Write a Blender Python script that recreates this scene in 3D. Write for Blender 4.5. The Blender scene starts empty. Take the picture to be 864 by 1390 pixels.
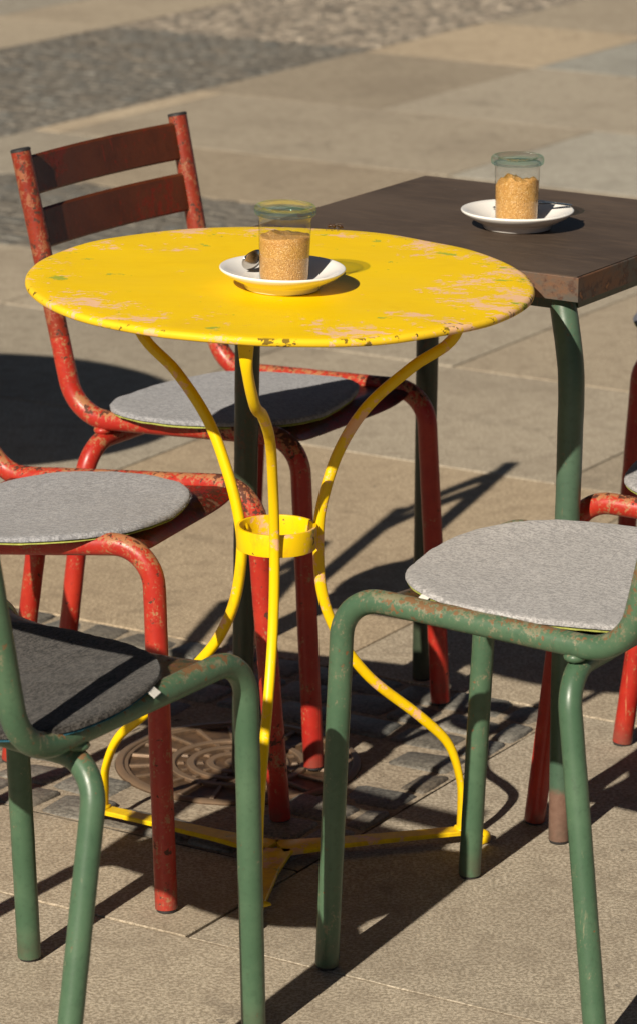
import bpy, bmesh, math, random
from math import sin, cos, tan, pi, radians, sqrt, atan2
from mathutils import Vector, Matrix, noise as mnoise

scene = bpy.context.scene
COL = scene.collection
random.seed(11)

# ------------------------------------------------------------------ helpers
def add_obj(name, bm, mat, parent=None, smooth=True, loc=None, rot=None, sharp=None):
    me = bpy.data.meshes.new(name)
    if sharp is not None:
        bm.normal_update()
        for e in bm.edges:
            if len(e.link_faces) == 2 and e.calc_face_angle(0) > sharp:
                e.smooth = False
    for f in bm.faces:
        f.smooth = smooth
    bm.to_mesh(me); bm.free()
    if mat is not None:
        for m in (mat if isinstance(mat, (list, tuple)) else [mat]):
            me.materials.append(m)
    o = bpy.data.objects.new(name, me)
    COL.objects.link(o)
    if parent is not None:
        o.parent = parent
    if loc is not None:
        o.location = loc
    if rot is not None:
        o.rotation_euler = rot
    return o

def thing(name, label, cat, loc=(0, 0, 0), rz=0.0, group=None):
    o = bpy.data.objects.new(name, None)
    o.empty_display_size = .05
    COL.objects.link(o)
    o.location = loc; o.rotation_euler = (0, 0, rz)
    o['label'] = label; o['category'] = cat
    if group:
        o['group'] = group
    return o

def tag(o, label, cat, group=None):
    o['label'] = label; o['category'] = cat
    if group:
        o['group'] = group
    return o

def sm(a, b, x):
    t = max(0., min(1., (x - a) / (b - a)))
    return t * t * (3 - 2 * t)

def fillet(pts, radii, seg=9):
    """polyline with rounded corners; returns list of points and the index range of every straight run"""
    pts = [Vector(p) for p in pts]
    out = [pts[0]]
    for i in range(1, len(pts) - 1):
        a, b, c = pts[i - 1], pts[i], pts[i + 1]
        d1 = (a - b).normalized(); d2 = (c - b).normalized()
        ang = d1.angle(d2)
        t = radii[i - 1] / tan(ang / 2)
        t = min(t, (a - b).length * .48, (c - b).length * .48)
        r = t * tan(ang / 2)
        p1 = b + d1 * t; p2 = b + d2 * t
        bis = (d1 + d2).normalized()
        cen = b + bis * (r / sin(ang / 2))
        v1 = p1 - cen; v2 = p2 - cen
        tot = v1.angle(v2)
        ax = v1.cross(v2).normalized()
        for k in range(seg + 1):
            out.append(cen + Matrix.Rotation(tot * k / seg, 3, ax) @ v1)
    out.append(pts[-1])
    return out

def densify(path, step):
    out = [path[0]]
    for a, b in zip(path[:-1], path[1:]):
        n = max(1, int((b - a).length / step))
        for k in range(1, n + 1):
            out.append(a.lerp(b, k / n))
    return out

def catmull(pts, n=8):
    pts = [Vector(p) for p in pts]
    P = [pts[0] * 2 - pts[1]] + pts + [pts[-1] * 2 - pts[-2]]
    out = []
    for i in range(1, len(P) - 2):
        for k in range(n):
            t = k / n
            a, b, c, d = P[i - 1], P[i], P[i + 1], P[i + 2]
            out.append(.5 * ((2 * b) + (c - a) * t + (2 * a - 5 * b + 4 * c - d) * t * t + (3 * b - a - 3 * c + d) * t ** 3))
    out.append(pts[-1])
    return out

def sweep(bm, path, rad, nseg=18, caps=(True, True), profile=None, up0=None, wob=0.0):
    """sweep a round (or given) profile along a path with parallel transport; rad: number or function of 0..1"""
    n = len(path)
    rings = []
    tprev = None; u = None
    L = [0.]
    for a, b in zip(path[:-1], path[1:]):
        L.append(L[-1] + (b - a).length)
    for i, p in enumerate(path):
        if i == 0: t = path[1] - path[0]
        elif i == n - 1: t = path[-1] - path[-2]
        else: t = (path[i + 1] - path[i]).normalized() + (path[i] - path[i - 1]).normalized()
        t.normalize()
        if u is None:
            ref = Vector(up0) if up0 is not None else (Vector((0, 0, 1)) if abs(t.z) < .9 else Vector((1, 0, 0)))
            u = (ref - t * ref.dot(t)).normalized()
        else:
            ax = tprev.cross(t)
            if ax.length > 1e-9:
                u = Matrix.Rotation(tprev.angle(t), 3, ax.normalized()) @ u
            u = (u - t * u.dot(t)).normalized()
        v = t.cross(u)
        tprev = t
        s = L[i] / L[-1]
        r = rad(s) if callable(rad) else rad
        ring = []
        prof = profile(s) if callable(profile) else profile
        if prof is None:
            for k in range(nseg):
                a = 2 * pi * k / nseg
                rr = r
                if wob:
                    rr += wob * mnoise.noise(p * 45 + Vector((cos(a), sin(a), 0)) * .5)
                ring.append(bm.verts.new(p + u * (rr * cos(a)) + v * (rr * sin(a))))
        else:
            for (pa, pb) in prof:
                ring.append(bm.verts.new(p + u * pa + v * pb))
        rings.append(ring)
    m = len(rings[0])
    for r1, r2 in zip(rings[:-1], rings[1:]):
        for k in range(m):
            bm.faces.new((r1[k], r1[(k + 1) % m], r2[(k + 1) % m], r2[k]))
    if caps[0]:
        bm.faces.new(list(reversed(rings[0])))
    if caps[1]:
        bm.faces.new(rings[-1])
    return rings

def tube_obj(name, path, rad, mat, parent, caps=(True, True), nseg=18, wob=0.0, **k):
    bm = bmesh.new()
    sweep(bm, path, rad, nseg, caps, wob=wob, **k)
    bmesh.ops.recalc_face_normals(bm, faces=bm.faces[:])
    return add_obj(name, bm, mat, parent, sharp=radians(50))

def lathe(bm, prof, n=64, close=False):
    """prof: list of (r, z); r==0 makes a pole"""
    rings = []
    for r, z in prof:
        if r < 1e-7:
            rings.append([bm.verts.new((0, 0, z))])
        else:
            rings.append([bm.verts.new((r * cos(2 * pi * k / n), r * sin(2 * pi * k / n), z)) for k in range(n)])
    prs = list(zip(rings[:-1], rings[1:]))
    if close:
        prs.append((rings[-1], rings[0]))
    for a, b in prs:
        for k in range(n):
            k2 = (k + 1) % n
            if len(a) == 1 and len(b) == 1: continue
            if len(a) == 1: bm.faces.new((a[0], b[k], b[k2]))
            elif len(b) == 1: bm.faces.new((a[k], b[0], a[k2]))
            else: bm.faces.new((a[k], b[k], b[k2], a[k2]))
    bmesh.ops.recalc_face_normals(bm, faces=bm.faces[:])

def box(bm, x0, x1, y0, y1, z0, z1):
    v = [bm.verts.new((x, y, z)) for z in (z0, z1) for y in (y0, y1) for x in (x0, x1)]
    for q in ((0, 2, 3, 1), (4, 5, 7, 6), (0, 1, 5, 4), (2, 6, 7, 3), (0, 4, 6, 2), (1, 3, 7, 5)):
        bm.faces.new([v[i] for i in q])

# ------------------------------------------------------------------ materials
class N:
    def __init__(s, name):
        s.m = bpy.data.materials.new(name)
        s.m.use_nodes = True
        s.nt = s.m.node_tree
        s.b = s.nt.nodes['Principled BSDF']
        s.out = s.nt.nodes['Material Output']
    def n(s, t, **k):
        x = s.nt.nodes.new(t)
        for a, b in k.items():
            setattr(x, a, b)
        return x
    def l(s, a, b):
        s.nt.links.new(a, b)
    def val(s, x, sock):
        if isinstance(x, (int, float)): sock.default_value = x
        else: s.l(x, sock)
    def coord(s, off=(0, 0, 0), sc=(1, 1, 1), rot=(0, 0, 0)):
        tc = s.n('ShaderNodeTexCoord'); mp = s.n('ShaderNodeMapping')
        s.l(tc.outputs['Object'], mp.inputs[0])
        mp.inputs['Location'].default_value = off
        mp.inputs['Rotation'].default_value = rot
        mp.inputs['Scale'].default_value = sc
        return mp.outputs[0]
    def noise(s, co, scale, detail=5, rough=.55, dist=0.):
        x = s.n('ShaderNodeTexNoise')
        x.inputs['Scale'].default_value = scale; x.inputs['Detail'].default_value = detail
        x.inputs['Roughness'].default_value = rough; x.inputs['Distortion'].default_value = dist
        s.l(co, x.inputs['Vector'])
        return x.outputs[0]
    def math(s, op, a, b=0.0, c=0.0, clamp=False):
        x = s.n('ShaderNodeMath', operation=op, use_clamp=clamp)
        s.val(a, x.inputs[0]); s.val(b, x.inputs[1]); s.val(c, x.inputs[2])
        return x.outputs[0]
    def ss(s, x, lo, hi, a=0., b=1.):
        r = s.n('ShaderNodeMapRange', interpolation_type='SMOOTHSTEP')
        s.val(x, r.inputs[0])
        r.inputs[1].default_value = lo; r.inputs[2].default_value = hi
        r.inputs[3].default_value = a; r.inputs[4].default_value = b
        return r.outputs[0]
    def lin(s, x, lo, hi, a=0., b=1.):
        r = s.n('ShaderNodeMapRange')
        s.val(x, r.inputs[0])
        r.inputs[1].default_value = lo; r.inputs[2].default_value = hi
        r.inputs[3].default_value = a; r.inputs[4].default_value = b
        return r.outputs[0]
    def mix(s, f, a, b, blend='MIX'):
        x = s.n('ShaderNodeMix', data_type='RGBA', blend_type=blend)
        s.val(f, x.inputs[0])
        for v, sk in ((a, x.inputs[6]), (b, x.inputs[7])):
            if isinstance(v, (tuple, list)): sk.default_value = (v[0], v[1], v[2], 1)
            else: s.l(v, sk)
        return x.outputs[2]
    def sep(s, co):
        x = s.n('ShaderNodeSeparateXYZ'); s.l(co, x.inputs[0]); return x.outputs
    def bump(s, h, strength=.3, dist=.001, prev=None):
        x = s.n('ShaderNodeBump')
        x.inputs['Strength'].default_value = strength; x.inputs['Distance'].default_value = dist
        s.l(h, x.inputs['Height'])
        if prev is not None: s.l(prev, x.inputs['Normal'])
        return x.outputs[0]
    def fin(s, col=None, rough=None, normal=None, metal=None, spec=None, sheen=None):
        i = s.b.inputs
        if col is not None:
            if isinstance(col, (tuple, list)): i['Base Color'].default_value = (*col[:3], 1)
            else: s.l(col, i['Base Color'])
        if rough is not None: s.val(rough, i['Roughness'])
        if normal is not None: s.l(normal, i['Normal'])
        if metal is not None: s.val(metal, i['Metallic'])
        if spec is not None: i['Specular IOR Level'].default_value = spec
        if sheen is not None: i['Sheen Weight'].default_value = sheen
        return s.m

def worn(name, paint, paint2, under, rust, a_under, a_rust, seed, up=.1, rough=.34, foot=None, spec=.42):
    """old paint: slight colour drift, undercoat showing on the parts that get rubbed (the tops), rust in the middle of the worn spots"""
    s = N(name)
    co = s.coord(off=(seed * 3.1, seed * 1.7, seed * 2.3))
    n1 = s.noise(co, 7, 3); n2 = s.noise(co, 34, 6, .62); n3 = s.noise(co, 150, 5, .6); n4 = s.noise(co, 16, 4, .6)
    tc = s.n('ShaderNodeTexCoord')
    nz = s.sep(tc.outputs['Normal'])[2]
    zz = s.sep(tc.outputs['Object'])[2]
    hi = s.ss(zz, .34, .47)
    upw = s.math('MULTIPLY', s.math('MULTIPLY', s.ss(nz, -.1, .95), hi), up)
    n5 = s.noise(s.coord(off=(seed * 2.2, seed, 5), sc=(1, 1, .6)), 110, 6, .7); n6 = s.noise(co, 300, 3, .6)
    region = s.math('MULTIPLY_ADD', s.ss(n1, .42, .62), .085, upw)
    base = s.math('MULTIPLY_ADD', n5, .62, s.math('MULTIPLY', n6, .38))
    base = s.math('ADD', base, region)
    legoff = s.math('ADD', s.math('MULTIPLY', hi, .075), s.math('MULTIPLY', s.ss(zz, .5, .75), .02))
    legoff = s.math('SUBTRACT', legoff, .075)
    base = s.math('ADD', base, s.math('MULTIPLY_ADD', s.math('SUBTRACT', n2, .5), .35, legoff))
    base2 = s.math('ADD', s.math('MULTIPLY_ADD', s.noise(s.coord(off=(seed, 9, seed)), 95, 5, .65), .6, s.math('MULTIPLY', n3, .4)), s.math('MULTIPLY', region, .8))
    base2 = s.math('ADD', base2, s.math('MULTIPLY_ADD', s.math('SUBTRACT', n4, .5), .3, s.math('MULTIPLY', legoff, .7)))
    mu = s.ss(base, .64 - a_under, .67 - a_under)
    mr = s.ss(base2, .66 - a_rust, .69 - a_rust)
    c = s.mix(s.ss(n4, .35, .7), paint, paint2)
    c = s.mix(s.ss(n3, .5, .75, 0, .35), c, tuple(v * .45 for v in paint))
    # thin dark scratches / drips
    cs = s.coord(off=(seed, seed, 0), sc=(60, 60, 5))
    sc = s.noise(cs, 1.4, 5, .6)
    c = s.mix(s.ss(sc, .66, .72, 0, .75), c, under)
    c = s.mix(s.ss(s.noise(cs, 2.2, 4, .6), .68, .76, 0, .6), c, rust)
    c = s.mix(s.ss(base, .56 - a_under, .66 - a_under, 0, .45), c, tuple(a * .5 + b * .5 for a, b in zip(paint, under)))
    c = s.mix(mu, c, s.mix(n6, under, tuple(v * .6 for v in under)))
    rc = s.mix(n2, rust, tuple(min(1, v * 1.7) for v in rust))
    c = s.mix(mr, c, rc)
    if foot is not None:
        fm = s.ss(s.math('MULTIPLY_ADD', n2, .05, zz), foot + .03, foot + .012)
        c = s.mix(fm, c, s.mix(n3, (.085, .04, .025), (.20, .12, .085)))
        mr = s.math('MAXIMUM', mr, fm)
    # grime close to the ground
    dirt = s.math('MULTIPLY', s.ss(zz, .05, .0), s.ss(n2, .3, .6))
    c = s.mix(s.math('MULTIPLY', dirt, .6), c, (.09, .065, .045))
    rg = s.mix(mr, s.mix(n3, (rough - .08,) * 3, (rough + .14,) * 3), (.75,) * 3)
    b = s.bump(n3, .12, .001)
    b = s.bump(s.math('SUBTRACT', 1.0, s.math('MULTIPLY_ADD', mu, .5, s.math('MULTIPLY', mr, .4))), .5, .0006, b)
    b = s.bump(n2, .18, .002, b)
    return s.fin(c, rg, b, spec=spec)

RED = dict(paint=(.34, .017, .011), paint2=(.41, .031, .015), under=(.44, .19, .085), rust=(.060, .018, .009))
GREEN = dict(paint=(.050, .102, .057), paint2=(.070, .128, .073), under=(.215, .205, .125), rust=(.115, .062, .026))

def mat_yellow(top=False, seed=0.):
    s = N('yellow_enamel_top' if top else 'yellow_enamel')
    co = s.coord(off=(seed, seed, seed))
    tc = s.n('ShaderNodeTexCoord')
    xyz = s.sep(tc.outputs['Object'])
    n1 = s.noise(co, 9, 5, .6, .3); n2 = s.noise(co, 42, 7, .68); n3 = s.noise(co, 130, 6, .62)
    c = s.mix(n1, (.80, .55, .001), (.77, .49, .001))
    if top:
        co2 = s.coord(sc=(3.2, 16, 16), off=(1.4, .2, 0), rot=(0, 0, radians(12)))
        br = s.noise(co2, 5, 4, .6)
        c = s.mix(s.ss(br, .35, .7, 0, .5), c, (.82, .555, .002))
        r = s.math('SQRT', s.math('ADD', s.math('MULTIPLY', xyz[0], xyz[0]), s.math('MULTIPLY', xyz[1], xyz[1])))
        rb = s.ss(r, .08, .30, -.050, .052)
        # the right-hand side is rubbed the most
        rb = s.math('ADD', rb, s.math('MULTIPLY', s.ss(xyz[0], .0, .25), .022))
        co3 = s.coord(sc=(1, 1.5, 1), off=(2.71, 1.3, 0))
        p1 = s.noise(co3, 13, 4, .6, .5); p2 = s.noise(co3, 85, 7, .75)
        pk = s.math('ADD', s.math('MULTIPLY_ADD', p1, .52, s.math('MULTIPLY', p2, .48)), rb)
        mp = s.ss(pk, .597, .617)
        c = s.mix(s.math('MULTIPLY', mp, .85), c, s.mix(n3, (.72, .40, .27), (.74, .50, .37)))
        g1 = s.math('ADD', s.math('MULTIPLY_ADD', s.noise(s.coord(off=(7.7, 3.1, 0), sc=(1, 1.7, 1)), 17, 5, .6), .6, s.math('MULTIPLY', n2, .4)), s.math('MULTIPLY', rb, .7))
        mg = s.ss(g1, .630, .655)
        c = s.mix(mg, c, (.33, .38, .045))
        k1 = s.math('ADD', s.math('MULTIPLY_ADD', s.noise(s.coord(off=(3.3, 9.4, 0), sc=(1, 1.8, 1)), 36, 4, .55), .65, s.math('MULTIPLY', n3, .35)), s.math('MULTIPLY', s.ss(r, .20, .3, -.045, .045), 1.0))
        mk = s.ss(k1, .690, .705)
        edge = s.math('MULTIPLY', s.ss(r, .2935, .2985), s.ss(s.noise(co, 55, 5, .65), .585, .60))
        edge = s.math('MULTIPLY', edge, .8)
        c = s.mix(s.math('MULTIPLY', s.ss(r, .291, .298), .18), c, (.66, .36, .10))
        mk = s.math('MAXIMUM', mk, edge)
        c = s.mix(mk, c, (.030, .024, .016))
        bb = s.math('MAXIMUM', s.math('MAXIMUM', mp, mg), mk)
        sc1 = s.noise(s.coord(sc=(5, 150, 5), rot=(0, 0, .6)), 3.0, 4, .6); sc2 = s.noise(s.coord(sc=(140, 6, 5), rot=(0, 0, .25), off=(3, 1, 0)), 3.0, 4, .6)
        scr = s.math('MAXIMUM', s.ss(sc1, .70, .74), s.ss(sc2, .71, .75))
        c = s.mix(s.math('MULTIPLY', scr, .45), c, (.62, .36, .05))
        dul = s.noise(s.coord(off=(6, 6, 0)), 5, 5, .65, .8)
        c = s.mix(s.ss(dul, .52, .70, 0, .22), c, (.62, .36, .02))
        fine = s.noise(s.coord(sc=(1, 1, 1)), 320, 3)
        b = s.bump(br, .12, .001)
        b = s.bump(s.math('SUBTRACT', 1, bb), .35, .0005, b)
        b = s.bump(n1, .2, .004, b)
        b = s.bump(fine, .05, .0005, b)
        return s.fin(c, s.mix(bb, s.mix(dul, (.30,) * 3, (.56,) * 3), (.7,) * 3), b, spec=.10)
    gr_ = s.noise(s.coord(off=(2, 9, 4), sc=(1, 1, .5)), 22, 6, .7)
    c = s.mix(s.ss(gr_, .50, .70, 0, .55), c, (.50, .25, .015))
    m = s.math('MULTIPLY_ADD', n1, .5, s.math('MULTIPLY', n2, .5))
    mp = s.ss(m, .545, .58)
    c = s.mix(mp, c, (.76, .43, .22))
    mg = s.ss(s.math('MULTIPLY_ADD', s.noise(s.coord(off=(4, 5, 6)), 16, 4), .6, s.math('MULTIPLY', n2, .4)), .625, .645)
    c = s.mix(mg, c, (.30, .36, .04))
    mk = s.ss(s.math('MULTIPLY_ADD', s.noise(s.coord(off=(8, 1, 3)), 30, 4), .6, s.math('MULTIPLY', n3, .4)), .63, .65)
    c = s.mix(mk, c, (.10, .06, .02))
    dirt = s.math('MULTIPLY', s.ss(xyz[2], .06, .0), s.ss(n2, .35, .65))
    c = s.mix(s.math('MULTIPLY', dirt, .5), c, (.30, .17, .02))
    b = s.bump(n3, .15, .0008); b = s.bump(s.math('SUBTRACT', 1, s.math('MAXIMUM', mp, mk)), .4, .0005, b)
    return s.fin(c, s.mix(n2, (.30,) * 3, (.46,) * 3), b, spec=.35)

def mat_felt(name, a, b_, seed):
    s = N(name)
    co = s.coord(off=(seed, seed * 2, 0)); cs = s.coord(off=(seed, 0, seed), sc=(1, 3.5, 1), rot=(0, 0, .25 + seed))
    f1 = s.noise(cs, 115, 6, .75, .6); f2 = s.noise(co, 420, 4, .7); f3 = s.noise(co, 11, 3)
    f4 = s.noise(s.coord(off=(0, seed, 2), sc=(4, 1, 1), rot=(0, 0, 1.1 + seed)), 190, 5, .7)
    m = s.math('MULTIPLY_ADD', f1, .5, s.math('MULTIPLY_ADD', f2, .25, s.math('MULTIPLY', f4, .25)))
    c = s.mix(s.ss(m, .45, .56), a, b_)
    c = s.mix(s.ss(f1, .62, .72, 0, .55), c, tuple(v * .35 for v in a))
    c = s.mix(s.ss(f4, .63, .72, 0, .5), c, tuple(min(1, v * 1.5) for v in b_))
    c = s.mix(s.lin(f3, .3, .7, 0, .22), c, tuple(v * .7 for v in a))
    b = s.bump(m, .55, .0022)
    s.b.inputs['Sheen Roughness'].default_value = .5
    return s.fin(c, .95, b, spec=.12, sheen=.12)

def simple(name, col, rough=.5, metal=0., var=.25, scale=30, bump=.15, spec=.5):
    s = N(name); co = s.coord()
    n = s.noise(co, scale, 6, .6)
    c = s.mix(s.lin(n, .3, .7), tuple(v * (1 - var) for v in col), tuple(min(1, v * (1 + var)) for v in col))
    return s.fin(c, rough, s.bump(n, bump, .001), metal, spec)

M = {}
M['yellow_top'] = mat_yellow(True, 2.6)
M['yellow'] = mat_yellow(False, 1.2)
M['rubber'] = simple('black_rubber', (.022, .02, .02), .55)
M['felt_light'] = mat_felt('light_grey_felt', (.235, .23, .23), (.47, .46, .455), .4)
M['felt_mid'] = mat_felt('mid_grey_felt', (.19, .192, .205), (.36, .365, .38), 1.3)
M['felt_blue'] = mat_felt('blue_grey_felt', (.06, .063, .085), (.10, .105, .135), 2.2)
M['felt_dark'] = mat_felt('charcoal_felt', (.010, .009, .008), (.090, .082, .074), 3.1)
M['lin_lime'] = simple('lime_lining', (.34, .36, .09), .95, var=.3, scale=200, bump=.4, spec=.1)
M['lin_blue'] = simple('teal_lining', (.03, .12, .17), .95, var=.3, scale=200, bump=.4, spec=.1)
M['tag'] = simple('white_woven_tag', (.62, .60, .55), .9, var=.08, scale=300, bump=.3, spec=.1)
M['porcelain'] = simple('white_porcelain', (.80, .78, .74), .12, var=.015, scale=20, bump=.01)
M['steel'] = simple('spoon_steel', (.55, .54, .52), .18, 1.0, var=.05, scale=60, bump=.02)

def mat_glass(name, tint, k, rough=.02, ior=1.5):
    s = N(name)
    tr = s.n('ShaderNodeBsdfTransparent'); tr.inputs[0].default_value = (*tint, 1)
    gl = s.n('ShaderNodeBsdfGlossy'); gl.inputs['Roughness'].default_value = rough
    lw = s.n('ShaderNodeLayerWeight'); lw.inputs[0].default_value = .5
    f = s.math('MULTIPLY_ADD', s.math('POWER', lw.outputs['Facing'], 5.0), .9, .035 + k, clamp=True)
    mx = s.n('ShaderNodeMixShader'); s.l(f, mx.inputs[0]); s.l(tr.outputs[0], mx.inputs[1]); s.l(gl.outputs[0], mx.inputs[2])
    # edge-on glass is darker and greener
    tr2 = s.mix(s.ss(lw.outputs['Facing'], .72, .99), tint, tuple(v * w for v, w in zip(tint, (.50, .62, .56))))
    s.l(tr2, tr.inputs[0])
    s.l(mx.outputs[0], s.out.inputs[0])
    return s.m
M['jar_glass'] = mat_glass('clear_jar_glass', (.97, .98, .975), .015, .04)
def mat_lidglass():
    s = N('green_tinted_lid_glass')
    tr = s.n('ShaderNodeBsdfTransparent'); lw = s.n('ShaderNodeLayerWeight'); lw.inputs[0].default_value = .5
    s.l(s.mix(s.ss(lw.outputs['Facing'], .35, .95), (.975, .99, .98), (.70, .90, .79)), tr.inputs[0])
    g = s.b
    g.inputs['Base Color'].default_value = (.80, .95, .88, 1)
    g.inputs['Transmission Weight'].default_value = 1.0
    g.inputs['Roughness'].default_value = .02
    g.inputs['IOR'].default_value = 1.5
    mx = s.n('ShaderNodeMixShader'); mx.inputs[0].default_value = .22
    s.l(tr.outputs[0], mx.inputs[1]); s.l(g.outputs[0], mx.inputs[2]); s.l(mx.outputs[0], s.out.inputs[0])
    return s.m
M['lid_glass'] = mat_lidglass()

def mat_sugar():
    s = N('brown_sugar_grains'); co = s.coord()
    v = s.n('ShaderNodeTexVoronoi'); v.inputs['Scale'].default_value = 900; s.l(co, v.inputs['Vector'])
    n = s.noise(co, 40, 4)
    rr = s.sep(v.outputs['Color'])[0]
    c = s.mix(rr, (.42, .20, .038), (.68, .39, .115))
    c = s.mix(s.ss(n, .4, .7, 0, .35), c, (.46, .20, .04))
    c = s.mix(s.ss(rr, .9, .97, 0, .6), c, (.80, .58, .32))
    b = s.bump(s.math('SUBTRACT', 1, v.outputs['Distance']), .8, .001)
    return s.fin(c, .55, b)
M['sugar'] = mat_sugar()

def mat_brown_top():
    s = N('dark_brown_laminate'); co = s.coord()
    n1 = s.noise(s.coord(sc=(1, 1, 1)), 6, 5, .6, .4); n2 = s.noise(s.coord(sc=(3, 30, 1), rot=(0, 0, .5)), 6, 5, .6); n3 = s.noise(co, 170, 4, .6)
    c = s.mix(s.ss(n1, .3, .75), (.058, .041, .030), (.094, .068, .050))
    c = s.mix(s.ss(n2, .45, .75, 0, .5), c, (.13, .09, .062))
    c = s.mix(s.ss(n3, .60, .72, 0, .5), c, (.10, .07, .055))
    sp = s.noise(s.coord(off=(4, 4, 4)), 70, 3)
    c = s.mix(s.ss(sp, .72, .76, 0, .5), c, (.20, .17, .14))
    b = s.bump(n3, .10, .0006); b = s.bump(n1, .15, .003, b)
    return s.fin(c, s.mix(n2, (.50,) * 3, (.64,) * 3), b, spec=.2)
M['brown_top'] = mat_brown_top()
def mat_edge():
    s = N('rusty_edge_band'); co = s.coord()
    n1 = s.noise(s.coord(sc=(1, 1, 2)), 14, 6, .65); n2 = s.noise(co, 60, 6, .65)
    c = s.mix(s.ss(n1, .36, .60), (.070, .062, .050), (.135, .062, .028))
    c = s.mix(s.ss(n2, .50, .64), c, (.055, .024, .014))
    c = s.mix(s.ss(n2, .62, .70, 0, .7), c, (.34, .15, .05))
    return s.fin(c, .62, s.bump(n2, .3, .001))
M['edge'] = mat_edge()
M['slat'] = None

# ------------------------------------------------------------------ ground frame: the paving runs along a (59 deg) and b (-31 deg)
A_ = radians(59)
U1 = Vector((cos(A_), sin(A_), 0)); U2 = Vector((sin(A_), -cos(A_), 0))
def ab(a, b, z=0.0):
    p = U1 * a + U2 * b
    return Vector((p.x, p.y, z))

def mat_stone(name, kind):
    s = N(name); co = s.coord()
    at = s.n('ShaderNodeAttribute'); at.attribute_name = 'tint'
    n1 = s.noise(co, 2.2, 5, .6); n2 = s.noise(co, 210, 5, .7); n3 = s.noise(co, 26, 6, .65); n4 = s.noise(co, 480, 3, .6)
    if kind == 'slab':
        c = s.mix(s.ss(n2, .41, .60), (.245, .203, .145), (.475, .405, .305))
        c = s.mix(s.ss(n4, .57, .66, 0, .55), c, (.11, .088, .066))
        c = s.mix(s.ss(n4, .38, .30, 0, .5), c, (.60, .52, .38))
        c = s.mix(s.ss(n3, .42, .72, 0, .42), c, (.165, .128, .090))
        c = s.mix(s.ss(n1, .45, .72, 0, .45), c, (.205, .165, .120))
        st = s.noise(s.coord(off=(3, 7, 0)), 5.0, 6, .7, .6)
        c = s.mix(s.ss(st, .56, .70, 0, .38), c, (.11, .088, .065))
        sp = s.noise(s.coord(off=(13, 2, 0)), 24, 2, .5)
        c = s.mix(s.ss(sp, .735, .75, 0, .5), c, (.07, .06, .05))
        c = s.mix(1.0, c, at.outputs['Color'], 'MULTIPLY')
        b = s.bump(n2, .45, .0016); b = s.bump(n3, .25, .003, b)
        return s.fin(c, s.mix(n3, (.68,) * 3, (.9,) * 3), b, spec=.35)
    if kind == 'cobble':
        c = s.mix(s.ss(n2, .36, .66), (.080, .074, .062), (.20, .185, .155))
        c = s.mix(s.ss(n3, .48, .72, 0, .5), c, (.27, .245, .205))
        c = s.mix(1.0, c, at.outputs['Color'], 'MULTIPLY')
        b = s.bump(n2, .5, .002); b = s.bump(n3, .5, .006, b)
        return s.fin(c, .62, b)
    # sand
    c = s.mix(s.ss(n2, .35, .65), (.205, .165, .118), (.40, .34, .255))
    c = s.mix(s.ss(n3, .45, .7, 0, .5), c, (.19, .155, .115))
    b = s.bump(n2, .5, .002); b = s.bump(n3, .4, .006, b)
    return s.fin(c, .92, b, spec=.2)
M['slab'] = mat_stone('granite_slab', 'slab')
M['cobble'] = mat_stone('basalt_cobble', 'cobble')
M['sand'] = mat_stone('joint_sand', 'sand')

def structure(o):
    o['kind'] = 'structure'
    return o

# base sheet, reaches the horizon
bm = bmesh.new()
R_ = 900
v = [bm.verts.new((x, y, -.0046)) for x, y in ((-R_, -R_), (R_, -R_), (R_, R_), (-R_, R_))]
bm.faces.new(v)
M['joint'] = simple('dark_joint_grit', (.115, .092, .066), .95, var=.4, scale=120)
g = structure(add_obj('ground', bm, M['joint'], smooth=False))

# slabs ------------------------------------------------------------
def slab_mesh(bm, lay, a0, a1, b0, b1, z, tint, g=.0022, bev=.0012):
    cs = [(a0 + g, b0 + g), (a1 - g, b0 + g), (a1 - g, b1 - g), (a0 + g, b1 - g)]
    ci = [(a0 + g + bev, b0 + g + bev), (a1 - g - bev, b0 + g + bev), (a1 - g - bev, b1 - g - bev), (a0 + g + bev, b1 - g - bev)]
    tz = [z + random.uniform(-.0007, .0007) for _ in range(4)]
    bot = [bm.verts.new(ab(a, b, -.03)) for a, b in cs]
    mid = [bm.verts.new(ab(a, b, tz[i] - .0011)) for i, (a, b) in enumerate(cs)]
    top = [bm.verts.new(ab(a, b, tz[i])) for i, (a, b) in enumerate(ci)]
    fs = [bm.faces.new(top)]
    for k in range(4):
        j = (k + 1) % 4
        fs.append(bm.faces.new((bot[k], bot[j], mid[j], mid[k])))
        fs.append(bm.faces.new((mid[k], mid[j], top[j], top[k])))
    for f in fs:
        for lp in f.loops:
            lp[lay] = (*tint, 1)

PATCH = (.0, .715, -1.05, .030)       # cobbles round the manhole, (a0, a1, b0, b1)
BAND2 = (3.0, 3.74, -9.0, -2.22)
BAND1 = (-6.0, 40.0, -4.43, -3.46)
BAND1_A = -9.0

def rects_minus(r, holes):
    out = [r]
    for h in holes:
        nxt = []
        for a0, a1, b0, b1 in out:
            if a1 <= h[0] + 1e-6 or a0 >= h[1] - 1e-6 or b1 <= h[2] + 1e-6 or b0 >= h[3] - 1e-6:
                nxt.append((a0, a1, b0, b1)); continue
            if b0 < h[2]: nxt.append((a0, a1, b0, h[2]))
            if b1 > h[3]: nxt.append((a0, a1, h[3], b1))
            bb0, bb1 = max(b0, h[2]), min(b1, h[3])
            if a0 < h[0]: nxt.append((a0, h[0], bb0, bb1))
            if a1 > h[1]: nxt.append((h[1], a1, bb0, bb1))
        out = nxt
    return out

rows = [-6.2, -5.2, -4.2, -3.2, -2.2, -1.2, -.253, .715, 1.80, 2.48, 3.74, 4.33, 5.15, 6.1, 6.9, 7.8, 8.8, 9.8, 10.8, 11.8, 12.8, 14, 15, 16, 17, 18, 19, 20, 22, 24]
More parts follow.
